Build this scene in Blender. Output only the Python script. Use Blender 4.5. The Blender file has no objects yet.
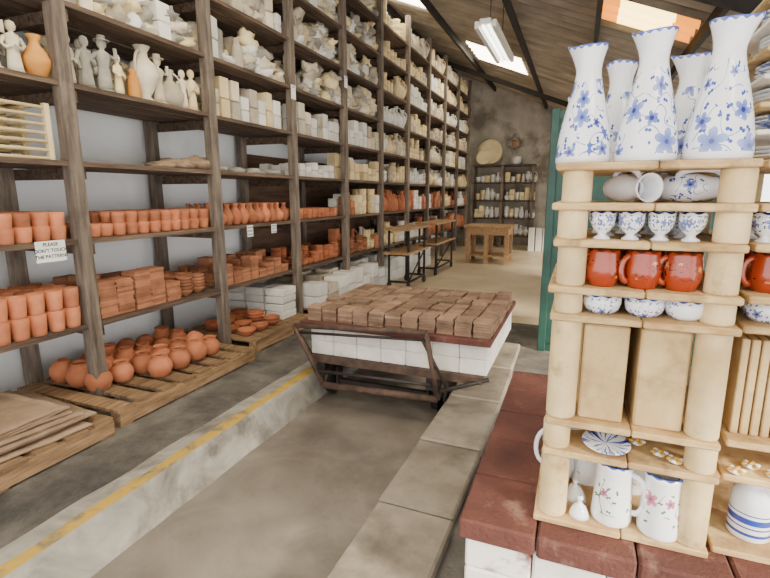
import bpy, math, random
from mathutils import Vector, Matrix, noise
random.seed(7)
R_=random.uniform
SAT=1.04
def lin(c):
    l=.3*c[0]+.59*c[1]+.11*c[2]
    k=SAT
    c=[min(250,max(3,l+(x-l)*k)) for x in c]
    return tuple(((x/255)/12.92 if x/255<=0.04045 else ((x/255+0.055)/1.055)**2.4) for x in c)+(1,)
def T(x,y,z): return Matrix.Translation((x,y,z))
def RZ(a): return Matrix.Rotation(a,4,'Z')
def RX(a): return Matrix.Rotation(a,4,'X')
def RY(a): return Matrix.Rotation(a,4,'Y')
def S(s,t=None,u=None):
    return Matrix.Diagonal((s,t if t is not None else s,u if u is not None else s,1))

# ---------------- materials ----------------
def base_mat(name):
    m=bpy.data.materials.new(name); m.use_nodes=True
    nt=m.node_tree; b=nt.nodes['Principled BSDF']
    return m,nt,b
def pm(name,c1,c2,scale=8,rough=.8,bump=.2,stretch=(1,1,1),island=.0,c3=None,dist=0.0,bscale=None,lo=.3,hi=.7,stain=None,sscale=1.5,slo=.5,shi=.62,groove_shade=None):
    m,nt,b=base_mat(name); N=nt.nodes; L=nt.links
    tc=N.new('ShaderNodeTexCoord'); mp=N.new('ShaderNodeMapping'); mp.inputs['Scale'].default_value=stretch
    L.new(tc.outputs['Object'],mp.inputs['Vector'])
    nz=N.new('ShaderNodeTexNoise'); nz.inputs['Scale'].default_value=scale; nz.inputs['Detail'].default_value=6; nz.inputs['Distortion'].default_value=dist
    nz.inputs['Roughness'].default_value=.6
    L.new(mp.outputs[0],nz.inputs['Vector'])
    cr=N.new('ShaderNodeValToRGB'); e=cr.color_ramp.elements
    e[0].position=lo; e[0].color=lin(c1); e[1].position=hi; e[1].color=lin(c2)
    if c3:
        x=e.new((lo+hi)/2); x.color=lin(c3)
    L.new(nz.outputs['Fac'],cr.inputs['Fac'])
    out=cr.outputs['Color']
    if stain:
        n3=N.new('ShaderNodeTexNoise'); n3.inputs['Scale'].default_value=sscale; n3.inputs['Detail'].default_value=8; n3.inputs['Roughness'].default_value=.65
        L.new(tc.outputs['Object'],n3.inputs['Vector'])
        mr3=N.new('ShaderNodeMapRange'); mr3.inputs['From Min'].default_value=slo; mr3.inputs['From Max'].default_value=shi; mr3.inputs['To Max'].default_value=.85
        L.new(n3.outputs['Fac'],mr3.inputs['Value'])
        mx=N.new('ShaderNodeMix'); mx.data_type='RGBA'; L.new(mr3.outputs[0],mx.inputs[0]); L.new(out,mx.inputs[6]); mx.inputs[7].default_value=lin(stain); out=mx.outputs[2]
    if groove_shade:   # shade painted into the colour so the corrugations show (period, colour)
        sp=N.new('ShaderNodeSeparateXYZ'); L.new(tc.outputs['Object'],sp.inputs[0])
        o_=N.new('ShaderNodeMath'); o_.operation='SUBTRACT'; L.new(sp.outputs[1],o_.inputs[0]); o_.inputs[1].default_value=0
        a=N.new('ShaderNodeMath'); a.operation='MULTIPLY'; L.new(o_.outputs[0],a.inputs[0]); a.inputs[1].default_value=6.28318/groove_shade[0]
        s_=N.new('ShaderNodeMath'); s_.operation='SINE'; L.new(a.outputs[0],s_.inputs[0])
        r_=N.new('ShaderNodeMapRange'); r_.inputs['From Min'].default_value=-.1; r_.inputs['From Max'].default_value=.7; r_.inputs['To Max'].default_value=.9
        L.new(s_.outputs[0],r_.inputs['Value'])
        mx=N.new('ShaderNodeMix'); mx.data_type='RGBA'; L.new(r_.outputs[0],mx.inputs[0]); L.new(out,mx.inputs[6]); mx.inputs[7].default_value=lin(groove_shade[1]); out=mx.outputs[2]
    if island>0:
        g=N.new('ShaderNodeNewGeometry'); mr=N.new('ShaderNodeMapRange')
        mr.inputs['To Min'].default_value=1-island; mr.inputs['To Max'].default_value=1+island*.6
        L.new(g.outputs['Random Per Island'],mr.inputs['Value'])
        hs=N.new('ShaderNodeHueSaturation'); L.new(mr.outputs[0],hs.inputs['Value']); L.new(out,hs.inputs['Color']); out=hs.outputs['Color']
    L.new(out,b.inputs['Base Color']); b.inputs['Roughness'].default_value=rough
    if bump>0:
        n2=N.new('ShaderNodeTexNoise'); n2.inputs['Scale'].default_value=bscale or scale*3; n2.inputs['Detail'].default_value=5
        L.new(mp.outputs[0],n2.inputs['Vector'])
        bp=N.new('ShaderNodeBump'); bp.inputs['Strength'].default_value=bump; bp.inputs['Distance'].default_value=.02
        L.new(n2.outputs['Fac'],bp.inputs['Height']); L.new(bp.outputs[0],b.inputs['Normal'])
    return m
def emis(name,c,s):
    m,nt,b=base_mat(name); b.inputs['Base Color'].default_value=lin(c)
    b.inputs['Emission Color'].default_value=lin(c); b.inputs['Emission Strength'].default_value=s
    return m
def painted(name,base,petal,centre,leaf,scale=10,R=.03,zlo=0.0,zhi=9,rim=None,rimcol=None,stem=True,rand=.6,bands=None,skip=0.0,near_k=2.1):
    m,nt,b=base_mat(name); N=nt.nodes; L=nt.links
    def math_(op,a,bb=None,c=None):
        n=N.new('ShaderNodeMath'); n.operation=op
        for i,v in enumerate((a,bb,c)):
            if v is None: continue
            if isinstance(v,(int,float)): n.inputs[i].default_value=v
            else: L.new(v,n.inputs[i])
        return n.outputs[0]
    uv=N.new('ShaderNodeUVMap').outputs[0]
    sep=N.new('ShaderNodeSeparateXYZ'); L.new(uv,sep.inputs[0]); U,V=sep.outputs[0],sep.outputs[1]
    def vor(sc,vec):
        v=N.new('ShaderNodeTexVoronoi'); v.voronoi_dimensions='2D'; v.inputs['Scale'].default_value=sc; v.inputs['Randomness'].default_value=rand
        L.new(vec,v.inputs['Vector'])
        s=N.new('ShaderNodeVectorMath'); s.operation='SUBTRACT'; L.new(vec,s.inputs[0]); L.new(v.outputs['Position'],s.inputs[1])
        ln=N.new('ShaderNodeVectorMath'); ln.operation='LENGTH'; L.new(s.outputs[0],ln.inputs[0])
        sp=N.new('ShaderNodeSeparateXYZ'); L.new(s.outputs[0],sp.inputs[0])
        ang=math_('ARCTAN2',sp.outputs[1],sp.outputs[0])
        cs=N.new('ShaderNodeSeparateColor'); L.new(v.outputs['Color'],cs.inputs[0])
        return ln.outputs['Value'],ang,cs.outputs[0],cs.outputs[1]
    d,ang,rnd,rg=vor(scale,uv)
    keep=math_('GREATER_THAN',rg,skip)
    a2=math_('ADD',math_('MULTIPLY',ang,2.5),math_('MULTIPLY',rnd,6))
    pet=math_('MULTIPLY',math_('ADD',math_('MULTIPLY',math_('ABSOLUTE',math_('COSINE',a2)),.55),.45),math_('MULTIPLY',math_('ADD',rnd,.5),R*.9))
    fl=math_('MULTIPLY',math_('LESS_THAN',d,pet),keep); ce=math_('MULTIPLY',math_('LESS_THAN',d,R*.22),keep)
    near=math_('MULTIPLY',math_('LESS_THAN',d,R*near_k),keep)
    d2,ang2,rnd2,rg2=vor(scale*3.1,uv)
    lf=math_('LESS_THAN',d2,math_('MULTIPLY',math_('ADD',math_('MULTIPLY',math_('ABSOLUTE',math_('COSINE',math_('ADD',ang2,math_('MULTIPLY',rnd2,6)))),.8),.1),R*.36))
    lf=math_('MULTIPLY',math_('MULTIPLY',lf,near),math_('GREATER_THAN',rg2,.3))
    zm=math_('MULTIPLY',math_('GREATER_THAN',V,zlo),math_('LESS_THAN',V,zhi))
    nz=N.new('ShaderNodeTexNoise'); nz.noise_dimensions='2D'; nz.inputs['Scale'].default_value=scale*1.6; nz.inputs['Detail'].default_value=0
    L.new(uv,nz.inputs['Vector'])
    st=math_('LESS_THAN',math_('ABSOLUTE',math_('SUBTRACT',nz.outputs['Fac'],.5)),.012)
    st=math_('MULTIPLY',st,near)
    def mix(f,A,B):
        n=N.new('ShaderNodeMix'); n.data_type='RGBA'
        L.new(f,n.inputs[0])
        for k,v in ((6,A),(7,B)):
            if isinstance(v,tuple): n.inputs[k].default_value=v
            else: L.new(v,n.inputs[k])
        return n.outputs[2]
    col=lin(base)
    if stem: col=mix(math_('MULTIPLY',st,zm),col,lin(leaf))
    col=mix(math_('MULTIPLY',lf,zm),col,lin(leaf))
    grad=math_('MULTIPLY',math_('DIVIDE',d,R),.75)
    pc=mix(math_('MINIMUM',grad,.8),lin(petal),lin(tuple(int(.45*p+.55*q) for p,q in zip(petal,base))))
    col=mix(math_('MULTIPLY',fl,zm),col,pc)
    col=mix(math_('MULTIPLY',ce,zm),col,lin(centre))
    if rim:
        w=math_('ADD',rim,math_('MULTIPLY',math_('SINE',math_('MULTIPLY',U,160)),.003))
        col=mix(math_('GREATER_THAN',V,w),col,lin(rimcol))
    if bands:
        for z0,z1 in bands:
            col=mix(math_('MULTIPLY',math_('GREATER_THAN',V,z0),math_('LESS_THAN',V,z1)),col,lin(rimcol or petal))
    if isinstance(col,tuple): b.inputs['Base Color'].default_value=col
    else: L.new(col,b.inputs['Base Color'])
    b.inputs['Roughness'].default_value=.18; b.inputs['Coat Weight'].default_value=.4
    return m

M={}
M['terra']=pm('terracotta',(168,98,64),(202,130,92),6,.85,.05,island=.34)
M['terra2']=pm('terracotta_brown',(146,94,66),(184,126,92),6,.9,.1,island=.36)
M['tile']=pm('fired_tile',(116,90,72),(162,132,108),7,.9,.15,island=.36)
M['plaster']=pm('plaster',(182,168,142),(230,218,196),5,.9,.3,island=.3)
M['cream']=pm('cream_ware',(222,196,146),(242,224,180),4,.7,.03,island=.2)
M['white']=pm('white_plaster',(218,214,206),(242,238,230),4,.8,.06,island=.14)
M['grey']=pm('grey_clay',(132,128,118),(180,174,160),8,.9,.1,island=.22)
M['ochre']=pm('ochre_clay',(190,124,54),(214,154,76),8,.8,.05)
M['woodY']=pm('shelf_plank_wood',(56,43,34),(124,102,84),3,.85,.35,(9,.7,9),island=.35)
M['woodZ']=pm('post_wood',(80,70,62),(152,136,120),3,.85,.4,(9,9,.8),island=.25,stain=(68,57,49),sscale=2.5,slo=.52,shi=.75)
M['pallet']=pm('pallet_wood',(100,76,54),(170,138,102),3,.85,.35,(8,1.2,8),island=.3)
M['table']=pm('table_wood',(140,108,76),(184,150,112),4,.8,.2,(6,2,6))
M['iron']=pm('black_iron',(22,20,19),(48,40,36),12,.6,.2)
M['rust']=pm('rusty_steel',(46,34,28),(96,74,60),10,.75,.3)
M['rubber']=pm('wheel_rubber',(18,18,18),(38,36,34),10,.7,.1)
M['wallL']=pm('painted_wall_white',(240,241,241),(248,248,247),1.4,.9,.12,bscale=30,stain=(214,210,202),sscale=.9,slo=.55,shi=.8)
M['wallB']=pm('old_plaster_wall',(138,130,118),(200,190,174),1.1,.95,.3,bscale=14,stain=(108,98,86),sscale=.7)
M['panel']=pm('back_panel_board',(72,52,40),(112,86,66),3,.9,.2,(2,.6,6))
M['aisle']=pm('aisle_concrete',(82,78,73),(128,122,114),3,.8,.45,bscale=30,c3=(104,99,92),dist=.6,stain=(50,48,46),sscale=1.1,slo=.46,shi=.6)
M['chan']=pm('channel_concrete',(106,98,89),(144,135,124),1.6,.42,.12,bscale=40,dist=.8,stain=(76,69,62),sscale=.9,slo=.48,shi=.68)
M['slab']=pm('paving_slab',(122,112,98),(168,157,141),3,.75,.25,island=.2,bscale=24,stain=(84,77,69),sscale=2,slo=.5,shi=.72)
M['far']=pm('far_floor',(176,156,126),(210,194,166),1.2,.45,.06)
M['curb']=pm('curb_concrete',(116,111,102),(184,178,168),3,.9,.4,bscale=16,dist=1,stain=(84,78,70),sscale=2.5,slo=.5,shi=.68)
M['yellow']=pm('yellow_paint',(122,110,84),(184,150,64),7,.8,.3,lo=.36,hi=.5,dist=.5)
M['roof']=pm('asbestos_roof',(124,114,102),(188,174,156),1.6,.9,.2,stretch=(.6,2,1),stain=(92,80,68),sscale=1.0,slo=.55,shi=.8,groove_shade=(.27,(50,43,38)))
M['beam']=pm('roof_beam',(28,24,22),(50,43,38),6,.85,.2)
M['green']=pm('green_paint',(26,62,54),(42,82,72),5,.5,.1)
M['brick']=pm('kiln_brick_brown',(74,40,35),(108,64,54),4,.85,.35,island=.2,bscale=60,stain=(150,118,104),sscale=6,slo=.57,shi=.73)
M['fire']=pm('white_fire_brick',(206,200,192),(238,233,226),4,.85,.25,c3=(224,218,210),island=.08,stain=(160,130,116),sscale=3,slo=.56,shi=.78)
M['firer']=pm('stained_fire_brick',(120,66,56),(234,229,222),3.2,.85,.25,lo=.42,hi=.5)
M['prop']=pm('kiln_prop',(190,162,114),(230,206,160),5,.8,.2,island=.1,stain=(146,116,78),sscale=9,slo=.56,shi=.72)
M['kboard']=pm('kiln_board',(166,130,82),(220,190,138),4,.8,.25,(2,2,8),island=.18,stain=(108,80,52),sscale=7,slo=.53,shi=.7)
M['saggar']=pm('kiln_saggar',(174,144,98),(212,184,136),5,.8,.25,c3=(194,166,118),stain=(134,102,66),sscale=4,slo=.55,shi=.75)
M['cloth']=pm('sack_cloth',(132,108,86),(170,144,118),6,.95,.3,island=.15)
M['paper']=pm('paper',(236,236,232),(250,250,248),5,.8,0)
M['ink']=pm('ink',(20,20,20),(30,30,30),5,.8,0)
M['glaze']=pm('white_glaze',(232,233,236),(242,243,246),3,.18,0)
M['sky1']=emis('skylight_orange',(255,150,40),2.2)
M['sky1b']=emis('skylight_warm',(255,214,130),7.0)
M['sky2']=emis('skylight_and_fill_white',(255,242,220),11.0)
M['tube']=emis('lamp_tube',(255,250,240),5.0)
M['lampmetal']=pm('lamp_housing',(226,224,216),(240,238,232),4,.4,0)
M['gold']=pm('gold_yellow_glaze',(200,150,40),(232,184,70),9,.3,0,island=.3)
BL=(48,74,164); DB=(30,42,108)
M['jug']=painted('blue_flower_jug',(240,241,245),(58,86,178),(50,50,120),(56,84,168),10.5,.029,.02,.25,rim=.339,rimcol=(90,108,184),skip=.0,near_k=1.75,rand=.7)
M['gob']=painted('blue_flower_goblet',(238,239,243),BL,(200,180,110),(60,90,120),24,.015,.03,.075,rim=.081,rimcol=DB,skip=.0)
M['lyj']=painted('blue_flower_pitcher',(240,241,244),BL,DB,BL,14,.02,.02,.12,skip=.1)
M['bowl']=painted('blue_flower_bowl',(238,239,243),(60,76,150),DB,(70,90,150),22,.013,.0,.055,rim=.058,rimcol=BL,skip=.1)
M['redmug']=painted('red_slip_mug',(150,54,26),(206,150,96),(226,186,96),(54,24,16),18,.012,.03,.085,rim=.111,rimcol=(74,30,20),skip=.1,near_k=2.6)
M['bigmug']=painted('flower_mug',(240,240,240),(190,70,100),(80,100,190),(74,120,104),9,.024,.04,.16,rim=.207,rimcol=BL,rand=.9,skip=.0)
M['plate']=painted('blue_plate',(238,240,244),BL,DB,(80,104,180),13,.022,.0,9)
M['bottle']=painted('banded_bottle',(238,240,244),BL,DB,BL,9,.0001,.0,.01,stem=False,rimcol=BL,bands=[(.045,.05),(.06,.08),(.09,.094),(.02,.03)])

# ---------------- mesh builder ----------------
class MB:
    def __init__(s): s.v=[];s.f=[];s.m=[];s.sm=[];s.uv=[];s.mats=[]
    def mi(s,k):
        if k not in s.mats: s.mats.append(k)
        return s.mats.index(k)
    def face(s,idx,mi,sm,uv=None):
        s.f.append(idx);s.m.append(mi);s.sm.append(sm);s.uv.append(uv or [(0,0)]*len(idx))
    def box(s,x0,x1,y0,y1,z0,z1,mat,Mx=None,bev=0.0):
        mi=s.mi(mat); b=len(s.v)
        if bev<=0:
            P=[(x,y,z) for z in(z0,z1) for y in(y0,y1) for x in(x0,x1)]
            F=[(0,2,3,1),(4,5,7,6),(0,1,5,4),(2,6,7,3),(0,4,6,2),(1,3,7,5)]
        else:
            P=[];F=[]
            e=bev
            for (z,i) in((z0,e),(z0+e,0),(z1-e,0),(z1,e)):
                a,c,d,g=x0+i,x1-i,y0+i,y1-i
                k=e if i==0 else e*.3
                P+=[(a+k,d,z),(c-k,d,z),(c,d+k,z),(c,g-k,z),(c-k,g,z),(a+k,g,z),(a,g-k,z),(a,d+k,z)]
            for r in range(3):
                for j in range(8):
                    F.append((r*8+j,r*8+(j+1)%8,(r+1)*8+(j+1)%8,(r+1)*8+j))
            F.append(tuple(range(7,-1,-1))); F.append(tuple(range(24,32)))
        for p in P:
            s.v.append(tuple(Mx@Vector(p)) if Mx else p)
        for f in F: s.face(tuple(b+i for i in f),mi,False)
    def cbox(s,Mx,sx,sy,sz,mat,bev=0):
        s.box(-sx/2,sx/2,-sy/2,sy/2,0,sz,mat,Mx,bev)
    def lathe(s,prof,Mx,seg=16,mat='terra',warp=None,smooth=True):
        mi=s.mi(mat); rows=[]
        rr=max(r for r,z in prof)
        uo=R_(0,3)
        for (r,z) in prof:
            row=[]
            n=1 if r<1e-6 else seg
            for j in range(n):
                a=2*math.pi*j/seg
                p=Vector((r*math.cos(a),r*math.sin(a),z))
                if warp: p=warp(p)
                row.append(len(s.v)); s.v.append(tuple(Mx@p))
            rows.append(row)
        for i in range(len(prof)-1):
            A,B=rows[i],rows[i+1]; za,zb=prof[i][1],prof[i+1][1]
            if len(A)==1 and len(B)==1: continue
            for j in range(seg):
                k=(j+1)%seg; u0=uo+j/seg*6.283*rr; u1=uo+(j+1)/seg*6.283*rr
                if len(A)==1: s.face((A[0],B[k],B[j]),mi,smooth,[(u0,za),(u1,zb),(u0,zb)])
                elif len(B)==1: s.face((A[j],A[k],B[0]),mi,smooth,[(u0,za),(u1,za),(u0,zb)])
                else: s.face((A[j],A[k],B[k],B[j]),mi,smooth,[(u0,za),(u1,za),(u1,zb),(u0,zb)])
    def tube(s,pts,rad,Mx=Matrix(),seg=8,mat='terra',flat=1.0,cap=True):
        mi=s.mi(mat); P=[Vector(p) for p in pts]; n=len(P)
        if not isinstance(rad,(list,tuple)): rad=[rad]*n
        rows=[]; up=None
        for i in range(n):
            t=(P[min(i+1,n-1)]-P[max(i-1,0)]).normalized()
            if up is None:
                up=Vector((0,1,0)) if abs(t.y)<.9 else Vector((0,0,1))
            x=(up-t*up.dot(t)).normalized(); y=t.cross(x); up=x
            row=[]
            for j in range(seg):
                a=2*math.pi*j/seg
                q=P[i]+x*math.cos(a)*rad[i]+y*math.sin(a)*rad[i]*flat
                row.append(len(s.v)); s.v.append(tuple(Mx@q))
            rows.append(row)
        for i in range(n-1):
            for j in range(seg):
                k=(j+1)%seg
                s.face((rows[i][j],rows[i][k],rows[i+1][k],rows[i+1][j]),mi,True)
        if cap:
            s.face(tuple(reversed(rows[0])),mi,False); s.face(tuple(rows[-1]),mi,False)
    def lump(s,Mx,mat,seed,amp=.35,nu=12,nv=8,flatb=True):
        mi=s.mi(mat); rows=[]; o=Vector((seed*3.1,seed*1.7,seed*.9))
        for i in range(nv+1):
            th=math.pi*i/nv; row=[]
            for j in range(1 if i in(0,nv) else nu):
                a=2*math.pi*j/nu
                d=Vector((math.sin(th)*math.cos(a),math.sin(th)*math.sin(a),-math.cos(th)))
                r=1+amp*noise.noise(d*1.6+o)*1.6+amp*.5*noise.noise(d*4+o)
                p=d*r
                if flatb and p.z<-.75:p.z=-.75
                p.z+=.75
                row.append(len(s.v)); s.v.append(tuple(Mx@p))
            rows.append(row)
        for i in range(nv):
            A,B=rows[i],rows[i+1]
            for j in range(nu):
                k=(j+1)%nu
                if len(A)==1: s.face((A[0],B[k],B[j]),mi,True)
                elif len(B)==1: s.face((A[j],A[k],B[0]),mi,True)
                else: s.face((A[j],A[k],B[k],B[j]),mi,True)
    def build(s,name,parent=None):
        me=bpy.data.meshes.new(name); me.from_pydata(s.v,[],s.f); 
        for k in s.mats: me.materials.append(M[k])
        me.polygons.foreach_set('material_index',s.m); me.polygons.foreach_set('use_smooth',s.sm)
        uvl=me.uv_layers.new(name='UVMap'); flat=[]
        for q in s.uv:
            for a in q: flat+= [a[0],a[1]]
        uvl.data.foreach_set('uv',flat)
        me.update()
        o=bpy.data.objects.new(name,me); bpy.context.scene.collection.objects.link(o)
        if parent: o.parent=parent
        return o

# ---------------- pottery generators ----------------
def wall_prof(outer,t=.006):
    inner=[(max(r-t,0.001),z) for r,z in outer if r>t]
    inner=[(r,max(z,outer[0][1]+t)) for r,z in inner][::-1]
    return [(0,outer[0][1])]+outer+inner+[(0,outer[0][1]+t)]
def handle(mb,Mx,r0,r1,z0,z1,w,th,mat,flat=1.6):
    pts=[]
    for i in range(11):
        a=-math.pi/2+math.pi*i/10
        z=(z0+z1)/2+math.sin(a)*(z1-z0)/2
        rr=r0+(r1-r0)*i/10
        pts.append((rr-.004+math.cos(a)**.8*w if math.cos(a)>0 else rr-.004,0,z))
    mb.tube(pts,th,Mx,8,mat,flat)
def cup(mb,Mx,r,h,mat='terra',seg=14,hd=False,taper=.85):
    mb.lathe(wall_prof([(r*taper,0),(r*taper*1.03,h*.15),(r*.98,h*.6),(r,h)],r*.12),Mx,seg,mat)
    if hd: handle(mb,Mx,r*.92,r*.98,h*.2,h*.85,r*.6,r*.12,mat)
def pot(mb,Mx,r,h,mat='terra',seg=18):
    mb.lathe(wall_prof([(r*.55,0),(r*.8,h*.12),(r,h*.4),(r*.95,h*.6),(r*.72,h*.8),(r*.55,h*.88),(r*.58,h*.94),(r*.68,h)],r*.1),Mx,seg,mat)
def bowl(mb,Mx,r,h,mat='terra',seg=16):
    mb.lathe(wall_prof([(r*.45,0),(r*.5,h*.12),(r*.8,h*.45),(r*.95,h*.8),(r,h)],r*.08),Mx,seg,mat)
def plate(mb,Mx,r,mat='cream',seg=20):
    mb.lathe([(0,0),(r*.55,0),(r*.62,r*.04),(r*.95,r*.14),(r,r*.16),(r*.97,r*.18),(r*.6,r*.08),(0,r*.06)],Mx,seg,mat)
def vase(mb,Mx,h,mat='terra',seg=14,kind=0):
    P=[[(.16,0),(.2,.05),(.3,.3),(.32,.45),(.22,.65),(.12,.78),(.11,.88),(.17,1)],
       [(.14,0),(.16,.06),(.09,.12),(.2,.3),(.27,.5),(.22,.68),(.1,.8),(.09,.9),(.15,1)],
       [(.2,0),(.22,.1),(.2,.5),(.16,.75),(.1,.85),(.14,1)],
       [(.2,0),(.34,.2),(.36,.4),(.2,.62),(.09,.72),(.08,.9),(.12,1)]][kind%4]
    mb.lathe(wall_prof([(r*h,z*h) for r,z in P],.03*h),Mx,seg,mat)
    if kind==1:
        for a in(0,math.pi):
            handle(mb,Mx@RZ(a),.24*h,.09*h,.5*h,.9*h,.12*h,.022*h,mat,1)
    if kind==3: handle(mb,Mx,.3*h,.1*h,.45*h,.92*h,.12*h,.022*h,mat,1)
def statuette(mb,Mx,h,mat='plaster',kind=0):
    s=h/.36; X=Mx@S(s)
    mb.lathe([(0,0),(.062,0),(.062,.02),(.05,.025)],X,14,mat)
    mb.lathe([(0,.02),(.052,.02),(.048,.06),(.04,.14),(.034,.18),(.048,.235),(.044,.262),(.016,.278),(.015,.288),(.03,.302),(.034,.325),(.026,.35),(0,.362)],X@S(1,.75,1),14,mat)
    for sg in(-1,1):
        if kind==0: pts=[(sg*.045,0,.25),(sg*.068,-.005,.2),(sg*.045,-.035,.17),(sg*.005,-.045,.19)]
        elif kind==1: pts=[(sg*.045,0,.25),(sg*.07,0,.19),(sg*.06,-.02,.13)]
        else: pts=[(sg*.045,0,.25),(sg*.09,-.01,.24 if sg>0 else .2),(sg*.07,-.03,.3 if sg>0 else .16)]
        mb.tube(pts,[.016,.014,.012,.01][:len(pts)],X,8,mat)
    if kind==1: mb.lathe([(0,.27),(.03,.26),(.045,.2),(.047,.1),(.05,.03)],X@T(0,.02,0)@S(1,.6,1),12,mat)
    if kind==2: mb.lathe([(.05,.335),(.05,.34),(.028,.345),(.026,.37),(0,.375)],X,12,mat)
def mould(mb,Mx,sx,sy,sz,mat='white'):
    mb.cbox(Mx,sx,sy,sz*.48,mat,.008); mb.cbox(Mx@T(R_(-.006,.006),R_(-.006,.006),sz*.5),sx,sy,sz*.5,mat,.008)

# ---------------- room shell ----------------
XL=-4.15; XR=3.2; YB=16.2; Y0=-2.6
def roofz(x): return 3.9-.4*x
fl=MB()
fl.box(XL-.1,-2.14,Y0,6.5,-.4,0,'aisle')
fl.box(-2.14,-.9,Y0,6.5,-.4,-.2,'chan')
fl.box(-.9,XR+.1,Y0,6.5,-.4,-.1,'aisle')
fl.box(XL-.1,XR+.1,6.5,YB+.1,-.4,0.0,'far')
fl.build('floor')
cb=MB()
mi=cb.mi('curb'); my=cb.mi('yellow')
n=90
for i in range(n):
    y0=Y0+(6.5-Y0)*i/n; y1=Y0+(6.5-Y0)*(i+1)/n
    def w(y,k): return .014*noise.noise(Vector((k*7.,y*3,0)))+.009*noise.noise(Vector((k*3.,y*14,2)))
    def row(y): return [(-2.36+w(y,0),y,.001),(-2.3+w(y,1),y,.012),(-2.225+w(y,2),y,.022+w(y,3)*.4),(-2.145+w(y,4),y,.02+w(y,5)*.4),(-2.125+w(y,6),y,-.01),(-2.1+w(y,7),y,-.1),(-2.05+w(y,8),y,-.2)]
    a=row(y0);c=row(y1); b=len(cb.v); cb.v+=a+c
    for j in range(6):
        cb.face((b+j,b+j+1,b+7+j+1,b+7+j),my if j==2 else mi,True)
cb.build('trim_1')
sl=MB(); y=.6
while y<5.3:
    l=R_(.72,.86); sl.cbox(T(-.69+R_(-.01,.01),y+l/2,-.1)@RZ(R_(-.02,.02)),.42,l-.025,.07+R_(0,.02),'slab',.012); y+=l
sl.build('paving_slabs')
w=MB(); w.box(XL-.15,XL,Y0,YB,-.4,5.7,'wallL'); w.build('wall_left')
w=MB(); w.box(XL-.15,XR+.15,YB,YB+.15,-.4,5.7,'wallB'); w.build('wall_back')
w=MB()
for a,b in((5.2,8.0),(13.2,YB)): w.box(XR,XR+.15,a,b,-.4,2.75,'wallB')
w.box(XR,XR+.15,Y0,YB,2.45,2.75,'wallB')
for y in(Y0,1.2): w.box(XR,XR+.15,y,y+.25,-.4,2.45,'wallB')
w.build('wall_right')
# corrugated roof with skylight sheets and added glowing ones
sky=[(.1,.28,6.6,7.3,'sky1'),(.28,.86,6.6,7.3,'sky1b'),(.86,1.1,6.6,7.3,'sky1'),(-2.55,-1.35,11.2,12.6,'sky2'),(-2.4,-.6,1.2,2.9,'sky2'),(.3,1.6,-.6,.6,'sky2'),(-3.9,-2.9,8.6,9.6,'sky2'),(-1.4,-.2,3.6,4.6,'sky2')]  # the white sheets after the first are out of view, added for brightness
rf=MB(); wl=.27; xs=sorted(set([XL-.2,XR+.2]+[s for q in sky for s in q[:2]]))
ny=int((YB+.2-Y0)/wl*10)
ys=[Y0+(YB+.2-Y0)*i/ny for i in range(ny+1)]
sk=MB()
def inskyl(xm,ym):
    for q in sky:
        if q[0]<xm<q[1] and q[2]<ym<q[3]: return q[4]
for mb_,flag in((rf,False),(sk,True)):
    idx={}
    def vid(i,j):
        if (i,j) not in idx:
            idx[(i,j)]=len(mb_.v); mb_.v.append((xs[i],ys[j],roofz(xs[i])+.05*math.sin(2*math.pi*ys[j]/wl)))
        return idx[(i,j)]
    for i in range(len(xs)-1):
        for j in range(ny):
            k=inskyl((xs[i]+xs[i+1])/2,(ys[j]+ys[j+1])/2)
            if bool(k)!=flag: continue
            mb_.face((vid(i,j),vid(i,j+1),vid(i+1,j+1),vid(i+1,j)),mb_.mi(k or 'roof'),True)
rf.build('ceiling'); sk.build('window_and_fill_1')
pu=MB(); ang=math.atan(.4)
for x in(-3.9,-2.7,-1.13,.06,1.13,2.3): pu.box(x-.03,x+.03,Y0,YB,roofz(x)-.18,roofz(x)-.055,'beam')
pu.build('roof_purlins')
ra=MB()
for y in(-1,2.2,5.2,13.4):
    ra.box(-3.95,3.8,-.04,.04,-.3,-.19,'beam',T(0,y,3.9)@RY(ang))
ra.build('roof_rafters')
# medallion
md=MB(); X=T(-2.0,YB,3.2)@RX(math.pi/2)
md.lathe([(0,.05),(.1,.05),(.12,.02),(.16,.02),(.17,.06),(.2,.06),(.22,0)],X,24,'cloth')
for a in range(4): md.lathe([(.0,.06),(.05,.06),(.09,.03),(.12,0)],X@RZ(a*math.pi/2)@T(.2,0,0),14,'grey')
md.build('wall_medallion')
# lamp
lp=MB()
lp.box(-1.27,-1.13,6.25,8.0,3.62,3.68,'lampmetal',bev=.01)
lp.box(-1.33,-1.28,6.28,7.97,3.58,3.66,'lampmetal'); lp.box(-1.12,-1.07,6.28,7.97,3.58,3.66,'lampmetal')
for x in(-1.235,-1.165): lp.tube([(x,6.3,3.6),(x,7.95,3.6)],.018,mat='tube')
for y in(6.6,7.6): lp.tube([(-1.2,y,3.68),(-1.2,y,roofz(-1.2)-.03)],.006,mat='iron',seg=5)
lp.build('fluorescent_lamp')
# green sliding door
gd=MB()
gd.box(-.3,1.3,5.4,5.45,-.09,2.44,'green')
gd.box(-.32,-.24,5.37,5.48,-.1,2.46,'green',bev=.006)
for z in(0,1.1,2.36): gd.box(-.24,1.3,5.375,5.4,z,z+.07,'green')
gd.box(1.24,1.32,5.37,5.48,-.1,2.46,'green')
gd.build('door_1')

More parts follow.
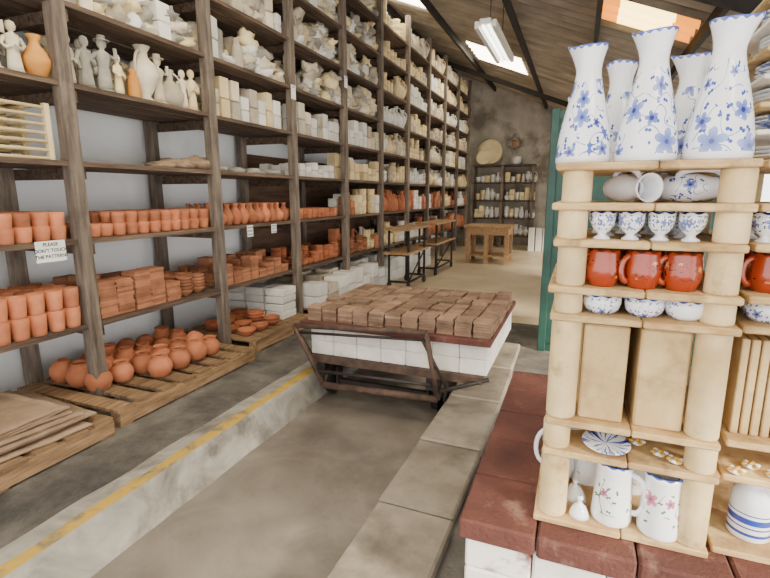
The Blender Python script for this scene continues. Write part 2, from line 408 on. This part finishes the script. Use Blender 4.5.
# ---------------- left shelving ----------------
PY=[.98+1.42*k for k in range(11)]
LV=[.67,1.29,1.83,2.35,2.87,3.4,3.93,4.46]
sh=MB(); XF=-3.3; XBk=-4.06
for y in PY:
    t=R_(-.01,.01)
    top=min(5.0,roofz(XF)-.25)
    sh.box(XF-.045,XF+.045,y-.05,y+.05,0,top,'woodZ',Matrix.Shear('XY',4,(0,t*.3)),.006)
    sh.box(XBk-.045,XBk+.045,y-.05,y+.05,0,top,'woodZ',None,.006)
    for z in LV: sh.box(XBk-.04,XF+.0,y+.05,y+.095,z-.12,z-.04,'woodY')
for a,b in zip(PY[:-1],PY[1:]):
    for z in LV:
        x=XF+.03
        for q in range(4):
            wd=R_(.17,.19); dz=R_(-.004,.004)
            sh.box(x-wd,x,a-.02+R_(-.02,.02),b+.02,z-.034+dz,z+dz,'woodY'); x-=wd+.008
for k in range(3,10): sh.box(-4.13,-4.11,PY[k]+.06,PY[k+1]-.06,LV[0]+.005,LV[2]+.3,'panel')
sh.build('storage_shelving')
def pallet(x0,x1,y0,y1,name='wooden_pallet',h=.13):
    p=MB(); n=8
    for i in range(3):
        x=x0+.04+(x1-x0-.08)*i/2
        p.box(x-.045,x+.045,y0,y1,.015,h-.022,'pallet')
    for i in range(3):
        y=y0+(y1-y0-.1)*i/2; p.box(x0,x1,y,y+.1,0,.016,'pallet')
    for i in range(n):
        y=y0+(y1-y0-.13)*i/(n-1); p.box(x0+R_(-.01,.01),x1+R_(-.01,.01),y,y+.13,h-.022,h,'pallet')
    return p.build(name)
pallet(-3.95,-2.82,.7,2.12); pallet(-3.95,-2.86,2.2,3.72); pallet(-3.95,-2.98,3.9,5.1); pallet(-3.95,-3.0,5.35,6.5)
def rows(y0,y1,dy,x0,x1,dx):
    x=x0
    while x>=x1:
        y=y0
        while y<=y1: yield x+R_(-.006,.006),y+R_(-.006,.006); y+=dy
        x-=dx
H=.13
# A floor: cloth sheets
c=MB()
for k in range(7):
    mi=c.mi('cloth'); b=len(c.v); nx,ny_=14,14; sx=.46-.02*k; cx=-3.33+R_(-.05,.05); cy=1.5+R_(-.05,.05); rz=R_(-.12,.12)
    for zz in(0,.012):
        for i in range(nx+1):
            for j in range(ny_+1):
                px=(i/nx-.5)*2*sx; py=(j/ny_-.5)*2*(.58-.02*k)
                z=H+.004+k*.018+zz+.012*noise.noise(Vector((px*5+k,py*5,k*2.)))+(.008 if k else 0)
                q=RZ(rz)@Vector((px,py,0)); c.v.append((cx+q.x,cy+q.y,max(z,H+.001)))
    A=(nx+1)*(ny_+1)
    for i in range(nx):
        for j in range(ny_):
            a=b+i*(ny_+1)+j
            c.face((a+A,a+A+ny_+1,a+A+ny_+2,a+A+1),mi,True); c.face((a,a+1,a+ny_+2,a+ny_+1),mi,True)
    for i in range(nx):
        for j in(0,ny_):
            a=b+i*(ny_+1)+j; c.face((a,a+ny_+1,a+A+ny_+1,a+A),mi,True)
    for j in range(ny_):
        for i in(0,nx):
            a=b+i*(ny_+1)+j; c.face((a,a+1,a+A+1,a+A),mi,True)
c.build('sack_cloth_pile')
# B floor: round pots
p=MB()
for x,y in rows(2.42,3.62,.2,-3.12,-3.85,.2):
    if x>-3.25 and y<2.75: continue
    s=R_(.88,1.04)
    if random.random()<.3: p.lathe([(0,0)]+[( .1*s*math.sin(a),.095*s*(1-math.cos(a))) for a in (.6,1,1.4,1.8,2.2,2.6)]+[(.035*s,.19*s),(.03*s,.185*s),(0,.05)],T(x,y,H),20,'terra')
    else: pot(p,T(x+R_(-.01,.01),y,H)@RZ(R_(0,6)),.1*s,.19*s,'terra',20)
p.build('terracotta_pots')
p=MB()
for x,y in rows(4.05,4.6,.22,-3.2,-3.8,.22):
    for k in range(random.randint(1,3)): bowl(p,T(x,y,H+k*.035),.1,.07,'terra')
p.build('terracotta_bowls')
p=MB()
for i in range(3):
    for k in range(2): mould(p,T(-3.32-.28*i,4.88,H+.19*k),.25,.3,.18)
p.build('plaster_moulds')
# shelf .67
z=LV[0]
p=MB()
for x,y in rows(1.1,2.3,.118,-3.33,-3.8,.122):
    for k in range(2): cup(p,T(x+R_(-.004,.004),y,z+k*.14)@RZ(R_(0,6)),.055,.145,'terra',16,k==0 and random.random()<.5)
p.build('terracotta_mugs')
p=MB()
for x,y in rows(2.57,3.35,.165,-3.4,-3.9,.17):
    n=int(R_(13,18)) if y<3.2 else 9
    for k in range(n): p.cbox(T(x+R_(-.005,.005),y+R_(-.005,.005),z+.0005+k*.0185)@RZ(R_(-.05,.05)),.15,.15,.017,'terra2')
p.build('terracotta_tile_stacks')
p=MB()
for x,y in rows(3.42,3.75,.17,-3.4,-3.9,.17):
    for k in range(5): bowl(p,T(x,y,z+k*.03),.08,.06,'terra2')
p.build('terracotta_bowls')
p=MB()
for x,y in rows(3.98,5.1,.15,-3.4,-3.9,.16):
    n=int(R_(5,16))
    for k in range(n): p.cbox(T(x,y,z+.0005+k*.0185)@RZ(R_(-.08,.08)),.13,.13,.017,'terra2')
p.build('terracotta_tile_stacks')
p=MB()
for x,y in rows(5.4,6.5,.15,-3.4,-3.9,.16):
    for k in range(random.randint(2,8)): bowl(p,T(x,y,z+k*.026),.07,.05,'terra',12)
p.build('terracotta_bowls')
# shelf 1.29
z=LV[1]
p=MB()
for x,y in rows(1.12,2.3,.115,-3.35,-3.85,.12):
    for k in range(2): cup(p,T(x,y,z+k*.09),.054,.105,'terra',16)
p.build('terracotta_cups')
p=MB()
for x,y in rows(2.54,3.72,.115,-3.37,-3.85,.12):
    for k in range(1 if y<2.75 else 2): cup(p,T(x,y,z+k*.085),.053,.095,'terra',14)
p.build('terracotta_cups')
p=MB()
for x,y in rows(3.96,5.15,.13,-3.4,-3.85,.13):
    vase(p,T(x,y,z)@RZ(R_(0,6)),.22,'terra',14,random.choice([0,0,3]))
p.build('terracotta_vases')
p=MB()
for x,y in rows(5.38,6.55,.12,-3.4,-3.85,.13):
    for k in range(2): cup(p,T(x,y,z+k*.06),.05,.07,'terra',12)
p.build('terracotta_cups')
# shelf 1.83
z=LV[2]
p=MB()  # plate drying rack (cream)
for q in range(7):
    zz=z+.012+q*.055
    for x in(-3.36,-3.62): p.tube([(x,1.2,zz),(x,2.3,zz)],.012,mat='cream',seg=8)
    for y in[1.25+.12*i for i in range(9)]: p.tube([(-3.36,y,zz),(-3.62,y,zz)],.009,mat='cream',seg=6)
for x in(-3.36,-3.62):
    for y in(1.2,1.75,2.3): p.box(x-.016,x+.016,y-.016,y+.016,z,z+.37,'cream')
p.build('plate_drying_rack')
p=MB()
for k in range(6): p.lump(T(-3.5+R_(-.08,.08),3.35+.09*k,z)@S(.17,.12,.035+.008*k),'cloth',k,.3,16,8)
p.build('folded_sacking')
p=MB()
for x,y in rows(4.1,5.0,.3,-3.5,-3.85,.3): p.lump(T(x,y,z)@S(.12,.11,.04),'grey',y,.3)
p.build('clay_lumps')
p=MB()
for x,y in rows(5.4,6.5,.16,-3.42,-3.85,.2): mould(p,T(x,y,z),.13,.13,R_(.08,.2))
p.build('plaster_moulds')
# shelf 2.35
z=LV[3]
p=MB()
for i,(t,h,m,kd) in enumerate([('s',.36,'plaster',0),('v',.3,'plaster',2),('s',.36,'plaster',1),('s',.34,'plaster',2),('v',.28,'plaster',0),('s',.38,'grey',1),('s',.36,'plaster',2),('s',.32,'plaster',0),('v',.27,'ochre',0)]):
    y=1.2+.137*i
    (statuette if t=='s' else vase)(p,T(-3.38,y,z)@RZ(math.pi/2+R_(-.4,.4)),h,m,*((kd,) if t=='s' else (18,kd)))
    statuette(p,T(-3.62,y+.03,z)@RZ(1.5),R_(.3,.4),random.choice(['plaster','grey']),random.randint(0,2))
p.build('statuettes')
p=MB(); k=0
spec=[('s',.34,'plaster',0),('s',.36,'grey',1),('s',.38,'grey',2),('s',.3,'cream',0),('v',.22,'ochre',2),('v',.42,'plaster',1),('s',.38,'plaster',2),('v',.3,'plaster',3),('s',.33,'plaster',1),('s',.36,'cream',0)]
for i,(t,h,m,kd) in enumerate(spec):
    y=2.54+i*.13
    (statuette if t=='s' else vase)(p,T(-3.4+R_(-.02,.02),y,z)@RZ(math.pi/2+R_(-.4,.4)),h*1.05,m,*( (kd,) if t=='s' else (18,kd)))
    statuette(p,T(-3.68,y+.05,z)@RZ(1.5),R_(.3,.44),random.choice(['plaster','cream','grey']),random.randint(0,2))
p.build('statuettes')
p=MB()
for x,y in rows(3.98,5.12,.15,-3.42,-3.9,.2):
    h=R_(.24,.4) if x>-3.5 else R_(.3,.44)
    mould(p,T(x,y,z)@RZ(R_(-.1,.1)),R_(.12,.16),R_(.11,.14),h,random.choice(['white','cream','plaster','white']))
p.build('plaster_moulds')
p=MB()
for x,y in rows(5.4,6.55,.16,-3.42,-3.9,.2): mould(p,T(x,y,z)@RZ(R_(-.1,.1)),.14,.14,R_(.24,.4),random.choice(['white','plaster']))
p.build('plaster_moulds')
# upper shelves: rough plaster moulds
for li in range(4,8):
    for bi in range(0,5):
        y0,y1=PY[bi],PY[bi+1]
        if bi<1 and li>4: continue
        p=MB()
        for x,y in rows(y0+.14,y1-.1,.14,-3.39,-3.95,.17):
            r=random.random(); 
            if r<.66:
                z=LV[li]
                for q in range(random.randint(1,4)):
                    hz=R_(.055,.1)
                    p.lump(T(x+R_(-.02,.02),y+R_(-.03,.03),z)@RZ(R_(0,6))@S(R_(.08,.12),R_(.075,.11),hz),random.choice(['plaster','plaster','grey','cream','white']),R_(0,99),.6,12,8); z+=hz*1.25
            elif r<.82: mould(p,T(x,y,LV[li])@RZ(R_(-.5,.5)),R_(.1,.14),R_(.1,.14),R_(.2,.4),random.choice(['plaster','white']))
            elif r<.9: vase(p,T(x,y,LV[li]),R_(.26,.4),'plaster',12,random.randint(0,3))
            elif r<.96: statuette(p,T(x,y,LV[li])@RZ(1.5+R_(-.5,.5)),R_(.3,.42),random.choice(['plaster','grey']),random.randint(0,2))
            else: p.cbox(T(x,y,LV[li])@RZ(R_(-.3,.3)),.05,.14,.32,'grey',.008)
        p.build('rough_plaster_moulds')
# far bays
for bi in range(4,10):
    y0,y1=PY[bi],PY[bi+1]
    if bi==4: lv=range(0,4)
    else: lv=range(0,8)
    for li in lv:
        p=MB(); z=LV[li]; kind=random.randint(0,3)
        mm=['cream','cream','white','plaster'] if li>1 else ['terra','terra2','cream','white']
        mat=random.choice(mm)
        for x,y in rows(y0+.14,y1-.1,.165,-3.38,-3.75,.19):
            if random.random()<.06: continue
            if random.random()<.25: mat=random.choice(mm)
            if random.random()<.2: kind=random.randint(0,3)
            if kind==0:
                for k in range(random.randint(4,9)): bowl(p,T(x,y,z+k*.034),.078,.06,mat,10)
            elif kind==1: vase(p,T(x,y,z),R_(.26,.42),mat,10,random.randint(0,3))
            elif kind==2:
                for k in range(random.randint(2,4)): cup(p,T(x,y,z+k*.1),.075,.11,mat,10)
            else: mould(p,T(x,y,z),.145,.145,R_(.18,.42),mat)
        p.build('stored_pottery')
# floor row white plaster blocks
p=MB()
for x,y in rows(6.85,10.8,.32,-3.3,-3.8,.33):
    h=R_(.3,.5); mould(p,T(x,y,0)@RZ(R_(-.05,.05)),.28,.28,h,'white')
p.build('plaster_blocks')
p=MB()
for x,y in rows(5.5,6.4,.3,-3.2,-3.8,.3): mould(p,T(x,y,H),.26,.26,R_(.2,.4),random.choice(['white','plaster']))
p.build('plaster_blocks')

# paper notes with text
def note(x,y,z,w,h,lines,size):
    n=MB(); n.box(-w/2,w/2,-.001,.001,-h/2,h/2,'paper'); 
    o=n.build('paper_note'); o.location=(x,y,z); o.rotation_euler=(0,0,math.radians(90))
    for i,t in enumerate(lines):
        cu=bpy.data.curves.new('lettering','FONT'); cu.body=t; cu.size=size; cu.align_x='CENTER'; cu.extrude=.0003; cu.offset=.0006
        cu.materials.append(M['ink'])
        q=bpy.data.objects.new('lettering',cu); bpy.context.scene.collection.objects.link(q)
        q.parent=o; q.rotation_euler=(math.radians(90),0,0); q.location=(0,-.0022,h/2-size*1.25*(i+.85))
note(-3.262,2.15,1.23,.2,.14,['PLEASE','DON\'T TOUCH','THE PATTERNS'],.032)
note(-3.262,4.28,1.22,.1,.12,['PLEASE','DON\'T','TOUCH'],.03)
note(-3.262,4.72,1.22,.1,.1,['PLEASE','DON\'T','TOUCH'],.026)
note(-3.25,5.22,2.8,.1,.16,['TOP'],.03)
note(-3.25,6.64,3.2,.1,.16,['TOP'],.03)

# ---------------- kiln car (middle) ----------------
emp=bpy.data.objects.new('kiln_car',None); bpy.context.scene.collection.objects.link(emp)
d=MB()
d.box(-2.2,-.54,3.5,5.05,.47,.52,'brick',bev=.006)
for i in range(7):
    for r in range(2):
        xa=-2.12+i*.222
        d.box(xa,xa+.218,3.56,3.8,.22+r*.126,.22+r*.126+.124,'fire',bev=.005)
for i in range(5):
    for r in range(2):
        ya=3.805+i*.24
        d.box(-.8,-.57,ya,ya+.237,.22+r*.126,.22+r*.126+.124,'fire',bev=.005)
        d.box(-2.12,-1.95,ya,ya+.237,.22+r*.126,.22+r*.126+.124,'fire',bev=.005)
d.box(-1.95,-.8,3.8,4.99,.22,.468,'fire')
d.build('deck',emp)
f=MB()
for x in(-2.0,-1.0): f.box(x-.04,x+.04,3.5,5.0,.06,.16,'iron')
for y in(3.55,4.25,4.95): f.box(-2.1,-.6,y-.04,y+.04,.16,.22,'rust')
for x in(-2.0,-1.0):
    for y in(3.72,4.75):
        X=T(x,y,-.07)@RY(math.pi/2)
        f.lathe([(0,-.03),(.04,-.035),(.05,-.02),(.1,-.02),(.11,-.03),(.13,-.03),(.13,.02),(.145,.02),(.145,.035),(.1,.03),(.05,.02),(.03,.05),(0,.05)],X@S(.9),24,'rubber')
        f.tube([(x-.09,y,-.07),(x+.09,y,-.07)],.02,mat='iron')
        for s_ in(-.07,.07): f.box(x+s_-.01,x+s_+.01,y-.05,y+.05,-.1,.08,'iron')
f.box(-2.02,-1.0,3.7,3.74,-.09,-.05,'iron')
f.build('chassis',emp)
g=MB()
A=(-2.2,3.42,.5);B=(-1.02,3.42,.56);C=(-.92,3.42,.03);D=(-1.93,3.42,.0)
g.tube([A,B],.022,mat='rust');g.tube([B,C],.022,mat='rust');g.tube([D,C],.03,mat='rust');g.tube([A,D],.022,mat='rust')
g.tube([(-2.2,3.42,.44),(-1.03,3.42,.5)],.012,mat='iron'); g.tube([(-1.99,3.42,.12),(-.95,3.42,.14)],.014,mat='iron')
g.tube([A,(-2.15,3.62,.16)],.018,mat='iron');g.tube([C,(-.9,3.6,.18)],.02,mat='iron');g.tube([D,(-1.95,3.6,.12)],.02,mat='iron')
g.tube([(-1.05,3.42,.5),(-.86,3.42,.16)],.014,mat='iron')
g.tube([(-.9,3.42,.1),(-.55,3.55,.2)],.018,mat='iron')
g.build('push_frame',emp)
p=MB()
for j in range(8):
    for i in range(11):
        nn=random.choice((5,5,5,6)) if j else 6
        for k in range(nn):
            p.cbox(T(-2.08+i*.146+R_(-.004,.004),3.63+j*.163+R_(-.004,.004),.5205+k*.0215)@RZ(R_(-.04,.04)),.134,.142,.02,'tile',.002)
p.build('clay_tile_stacks')

# ---------------- foreground kiln car ----------------
emp2=bpy.data.objects.new('kiln_car',None); bpy.context.scene.collection.objects.link(emp2)
d=MB()
ya=1.47
for j in range(5):
    xa=-.31
    for i in range(6):
        wx=.3 if (i+j)%2 else .26
        d.box(xa,xa+wx-.006,ya,ya+.304,.42+R_(-.004,.004),.5,'brick',bev=.008); xa+=wx
    ya+=.31
d.build('brick_deck',emp2)
d=MB()
for r in range(2):
    for i in range(7): d.box(-.29+i*.23,-.29+i*.23+.225,1.5,1.74,.17+r*.125,.17+r*.125+.122,'firer' if (i+r)%2 else 'fire',bev=.008)
    for i in range(5): d.box(-.29,-.06,1.745+i*.25,1.745+i*.25+.245,.17+r*.125,.17+r*.125+.122,'firer' if r else 'fire',bev=.008)
d.box(-.06,1.3,1.745,3.0,.17,.41,'fire')
for x in(-.1,1.1): d.box(x-.04,x+.04,1.45,3.0,.05,.17,'iron')
for x in(-.1,1.1):
    for y in(1.75,2.75):
        d.lathe([(0,-.03),(.05,-.03),(.12,-.03),(.12,.02),(.135,.02),(.135,.035),(0,.04)],T(x,y,.035)@RY(math.pi/2),20,'rubber')
d.build('base',emp2)
# kiln furniture stack
ks=MB()
def prop(x,y,z0,z1,r=.042):
    ks.lathe([(0,z0),(r*.96,z0),(r,z0+.006),(r,z1-.006),(r*.96,z1),(0,z1)],T(x,y,0),20,'prop')
bz=[.50,.75,.86,1.212,1.3,1.445,1.555,1.672]   # board bottoms
th=.022
for k,b in enumerate(bz):
    x0=-.065; 
    ks.box(x0+R_(-.012,.012),.2,1.56+R_(-.006,.006),2.12,b,b+th,'kboard',bev=.004)
    ks.box(.203,.445+R_(-.01,.01),1.56+R_(-.006,.006),2.12,b,b+th,'kboard',bev=.004)
    ks.box(.462,1.0,1.6+R_(-.006,.006),2.14,b,b+th,'kboard',bev=.004)
for a,b in zip(bz[:-1],bz[1:]):
    big=.046 if b-a>.2 else .043
    for (x,y) in((-.012,1.612),(.398,1.612),(-.012,2.06),(.398,2.06),(.53+.02,2.08),(.93,1.66),(.93,2.08),(.2,2.07)):
        prop(x+R_(-.004,.004),y,a+th,b,big)
# taller right rack
tb=[1.672+th+.075*i for i in range(7)]
for i,b in enumerate(tb[1:]):
    ks.box(.455,1.0,1.72,2.14,b,b+.014,'kboard' if i%2 else 'white',bev=.003)
    for (x,y) in((.93,1.75),(.93,2.08),(.49,2.1)): ks.lathe([(0,0),(.02,0),(.02,1),(0,1)],T(x,y,tb[i]+(.014 if i else 0))@S(1,1,.061 if i else .075),12,'prop')
ks.build('kiln_shelf_stack')
def on(k): return bz[k]+th
# jugs
def spout(h):
    def w(p):
        t=max(0,(p.z-.8*h)/(.2*h))
        c=p.x/max(.001,math.hypot(p.x,p.y))
        f=max(0,c)**3
        b_=max(0,-c)**3
        return Vector((p.x+f*t*.02,p.y*(1-.22*t*f),p.z+f*t*.016+b_*t*.006))
    return w
jp=[(.076,0),(.081,.006),(.082,.025),(.078,.07),(.07,.12),(.06,.165),(.05,.205),(.042,.24),(.037,.265),(.036,.282),(.038,.3),(.043,.32),(.048,.335),(.052,.345)]
def jug(x,y,z,rz,s=1,name='flower_painted_jug'):
    m=MB(); m.lathe(wall_prof(jp,.004),T(x,y,z)@RZ(rz)@S(s),40,'jug',spout(.345)); return m.build(name)
J=on(7)+.0005
jug(.0,1.675,J,2.8,.98); jug(.172,1.66,J,2.6,1.03); jug(.352,1.66,J,.1,1.06); jug(.105,1.93,J,1.2,.99); jug(.32,1.95,J,2.8,1.01); jug(-.03,1.98,J,2.,.74)
# lying pitchers
m=MB()
lp_=[(.03,0),(.036,.005),(.044,.05),(.044,.09),(.034,.13),(.031,.15),(.038,.18),(.044,.195)]
def lying(x,y,a,mat='glaze'):
    X=T(x,y,on(6)+.0445)@RZ(a)@RX(math.pi/2)
    m.lathe(wall_prof(lp_,.004),X,24,mat)
    handle(m,X@RZ(R_(-.3,.3)+1.9),.04,.036,.04,.16,.03,.006,mat)
lying(.1,1.82,.5); lying(.24,1.76,1.35,'lyj'); lying(.3,1.86,-.9); lying(.12,1.98,.2); lying(.32,2.0,1.0)
m.build('white_pitchers')
# goblets
m=MB()
gp=[(.024,0),(.025,.004),(.013,.012),(.012,.018),(.024,.028),(.033,.043),(.036,.062),(.037,.084)]
for row_,yy in enumerate((1.63,1.76,1.9)):
    for i in range(4): m.lathe(wall_prof(gp,.003),T(.072+i*.079+(.02 if row_==1 else 0)*(i<3),yy,on(5))@RZ(R_(0,6)),24,'gob')
for yy in(1.68,1.82): m.lathe(wall_prof(gp,.003),T(.5,yy,on(5)),24,'gob'); m.lathe(wall_prof(gp,.003),T(.6,yy,on(5)),24,'gob')
m.build('painted_goblets')
# red mugs
m=MB()
mp=[(.038,0),(.04,.004),(.05,.03),(.053,.055),(.048,.09),(.046,.1),(.049,.117)]
for yy in(1.635,1.79,1.95):
    for i,x in enumerate((.085,.195,.3)):
        X=T(x,yy,on(4))@RZ(math.pi+R_(-.2,.2)+.35); m.lathe(wall_prof(mp,.004),X,28,'redmug'); handle(m,X,.05,.046,.02,.098,.028,.006,'redmug')
for yy in(1.7,1.86):
    X=T(.53,yy,on(4))@RZ(3.4); m.lathe(wall_prof(mp,.004),X,28,'redmug'); handle(m,X,.05,.046,.02,.098,.028,.006,'redmug')
m.build('red_painted_mugs')
# bowls
m=MB()
bp_=[(.034,0),(.04,.004),(.052,.016),(.056,.034),(.056,.06)]
for yy in(1.64,1.8,1.95):
    for x in(.09,.21,.32): m.lathe(wall_prof(bp_,.004),T(x,yy,on(3))@RZ(R_(0,6)),28,'bowl')
for yy in(1.7,1.85): m.lathe(wall_prof(bp_,.004),T(.535,yy,on(3)),28,'bowl')
m.build('painted_bowls')
# saggar blocks
m=MB()
for x0,x1 in((.045,.175),(.207,.34)):
    m.box(x0,x1,1.6,1.96,on(2),on(2)+.318,'saggar',bev=.006)
    m.box(x0+.004,x1-.004,1.604,1.95,on(2)+.318,on(2)+.324,'rust')
for q in range(5): m.box(.48+q*.026,.50+q*.026,1.66,2.0,on(2),on(2)+.3,'saggar',bev=.003)
m.build('kiln_bricks')
# ornaments level 1
m=MB()
plate(m,T(.14,1.64,on(1)+.012)@RX(.12),.075,'plate',32)
plate(m,T(.03,1.78,on(1)),.07,'plate',32)
m.build('painted_plates')
m=MB()
for x in(.24,.3,.34,.5,.55,.6,.66,.72):
    y=R_(1.62,1.72)
    X=T(x,y,on(1)+.006)
    for a in range(6): m.lump(X@RZ(a*1.047)@T(.016,0,0)@S(.011,.008,.006),'gold' if a%2 else 'bowl',a+x,.1,8,5)
    m.lump(X@S(.008),'gold',3,.1,8,5); m.lump(X@T(0,.0,-.004)@S(.022,.022,.004),'glaze',2,.1,12,5)
m.build('ceramic_flowers')
m=MB()
for x,y in((.07,1.83),(.17,1.82),(.27,1.84)): cup(m,T(x,y,on(1)),.03,.05,'glaze',20,True)
m.build('small_white_cups')
# big mugs
m=MB()
bm=[(.06,0),(.063,.005),(.064,.02),(.06,.08),(.055,.15),(.055,.19),(.058,.212)]
for x,y,a in((.175,1.64,-.35),(.315,1.625,-.35),(.1,1.86,.3),(.25,1.86,.2)):
    X=T(x,y,on(0))@RZ(a); m.lathe(wall_prof(bm,.004),X,36,'bigmug'); handle(m,X,.061,.056,.045,.18,.045,.008,'bigmug',1.3)
m.build('tall_flower_mugs')
m=MB()
X=T(.075,1.612,on(0)); m.lathe(wall_prof([(.034,0),(.03,.012),(.02,.035),(.008,.045),(.006,.055),(.011,.063),(.008,.072),(.002,.075)],.003),X,24,'glaze')
X=T(.06,1.7,on(0)); m.lathe([(0,0),(.04,0),(.036,.02),(.02,.05),(.006,.062),(.012,.075),(0,.082)],X,24,'bigmug')
m.build('ceramic_bells')
m=MB()
m.lathe(wall_prof([(.055,0),(.06,.006),(.06,.12),(.055,.15),(.035,.175),(.03,.19),(.034,.205)],.004),T(.585,1.72,on(0)),32,'bottle')
m.build('banded_jar')
# plates on right rack
m=MB()
for i,b in enumerate(tb):
    zz=b+(.014 if i else 0)+.001
    for k in range(3): plate(m,T(.6,1.86,zz+k*.012),.13,'plate' if i%2 else 'glaze',32)
m.build('glazed_plates')
# white pitcher with handle peeking past the left prop
m=MB()
X=T(.0,1.82,on(0))@S(.74); m.lathe(wall_prof([(.05,0),(.06,.01),(.075,.08),(.07,.15),(.045,.22),(.04,.25),(.055,.29)],.004),X,28,'glaze',spout(.29)); handle(m,X@RZ(math.pi-.2),.07,.045,.06,.26,.07,.01,'glaze',1.2)
m.build('white_pitcher')

# ---------------- trestle table, racks, back shelf ----------------
t=MB()
t.box(-2.5,-1.4,11.3,12.2,.84,.9,'table',bev=.006); t.box(-2.44,-1.46,11.36,12.14,.68,.84,'table'); t.box(-2.44,-1.46,11.4,12.1,.16,.2,'table')
for x in(-2.4,-1.97,-1.5):
    for y in(11.4,12.1): t.box(x-.045,x+.045,y-.045,y+.045,0,.7,'table')
t.build('workbench_table')
def rack(y0,y1,x0=-3.0,x1=-2.55):
    r=MB()
    for z in(.62,1.02):
        for i in range(3): r.box(x0+i*(x1-x0)/3+.005,x0+(i+1)*(x1-x0)/3-.005,y0-.15,y1+.15,z,z+.035,'table')
    for y in(y0,y1):
        for x in(x0+.05,x1-.05):
            r.tube([(x,y,.13),(x,y,1.02)],.022,mat='iron')
            r.lathe([(0,-.02),(.06,-.02),(.065,-.012),(.065,.012),(.06,.02),(0,.02)],T(x,y,.065)@RY(math.pi/2),16,'rubber')
        r.tube([(x0+.05,y,.14),(x1-.05,y,.14)],.02,mat='iron'); r.tube([(x0+.05,y,.6),(x1-.05,y,.6)],.02,mat='iron')
    r.tube([(x1-.05,y0,.14),(x1-.05,y1,.14)],.02,mat='iron')
    r.tube([(x1-.05,y0,.14),(x1-.05,y1,.6)],.014,mat='iron')
    return r.build('rolling_rack')
rack(7.6,8.5); rack(9.3,10.6)
b=MB()
x0,x1,y0,y1=-3.2,-1.35,15.6,16.1
for x in(x0,(x0+x1)/2,x1):
    for y in(y0,y1): b.box(x-.04,x+.04,y-.04,y+.04,0,2.5,'woodZ')
for z in(.3,.85,1.4,1.95,2.48): b.box(x0-.04,x1+.04,y0-.04,y1+.04,z,z+.04,'woodY')
b.build('back_shelving')
p=MB()
for z in(.34,.89,1.44,1.99):
    for x in[x0+.14+.155*i for i in range(12)]:
        if abs(x-(x0+x1)/2)<.1: continue
        r=random.random()
        if r<.5:
            for k in range(random.randint(4,9)): bowl(p,T(x,y0+.2,z+k*.035),.075,.07,'white' if r<.35 else 'cream',12)
        elif r<.75: vase(p,T(x,y0+.2,z),R_(.24,.38),'white',12,random.randint(0,3))
        else: mould(p,T(x,y0+.2,z),.14,.2,R_(.2,.4),'cream')
p.build('stored_pottery')
p=MB()
plate(p,T(-2.75,15.98,2.93)@RX(math.radians(78)),.4,'cream',32); plate(p,T(-2.9,15.72,2.76)@RX(math.radians(72)),.24,'cream',32)
for i in range(6): bowl(p,T(-1.9,15.8,2.522+i*.03),.16,.09,'white',24)
p.build('large_platters')
p=MB()
for i in range(5): p.cbox(T(-1.2+i*.2,14.6,0)@RZ(R_(-.1,.1)),.17,.3,R_(.55,.8),'white',.01)
p.build('plaster_blocks')

# ---------------- light, world, camera ----------------
wd=bpy.data.worlds.new('World'); bpy.context.scene.world=wd; wd.use_nodes=True
bg=wd.node_tree.nodes['Background']; bg.inputs[0].default_value=(1,.99,.975,1); bg.inputs[1].default_value=4.1
sun=bpy.data.lights.new('sun','SUN'); sun.energy=9; sun.angle=.15; sun.color=(1,.9,.72)
so=bpy.data.objects.new('sun',sun); bpy.context.scene.collection.objects.link(so)
so.rotation_euler=Vector((-.8,.45,-.42)).to_track_quat('-Z','Y').to_euler()
cam=bpy.data.cameras.new('camera'); cam.sensor_width=36; cam.lens=480/770*36; cam.clip_start=.05
co=bpy.data.objects.new('camera',cam); bpy.context.scene.collection.objects.link(co)
co.location=(0,0,1.6); co.rotation_euler=(math.radians(90-11.08),0,math.radians(21.7))
bpy.context.scene.camera=co
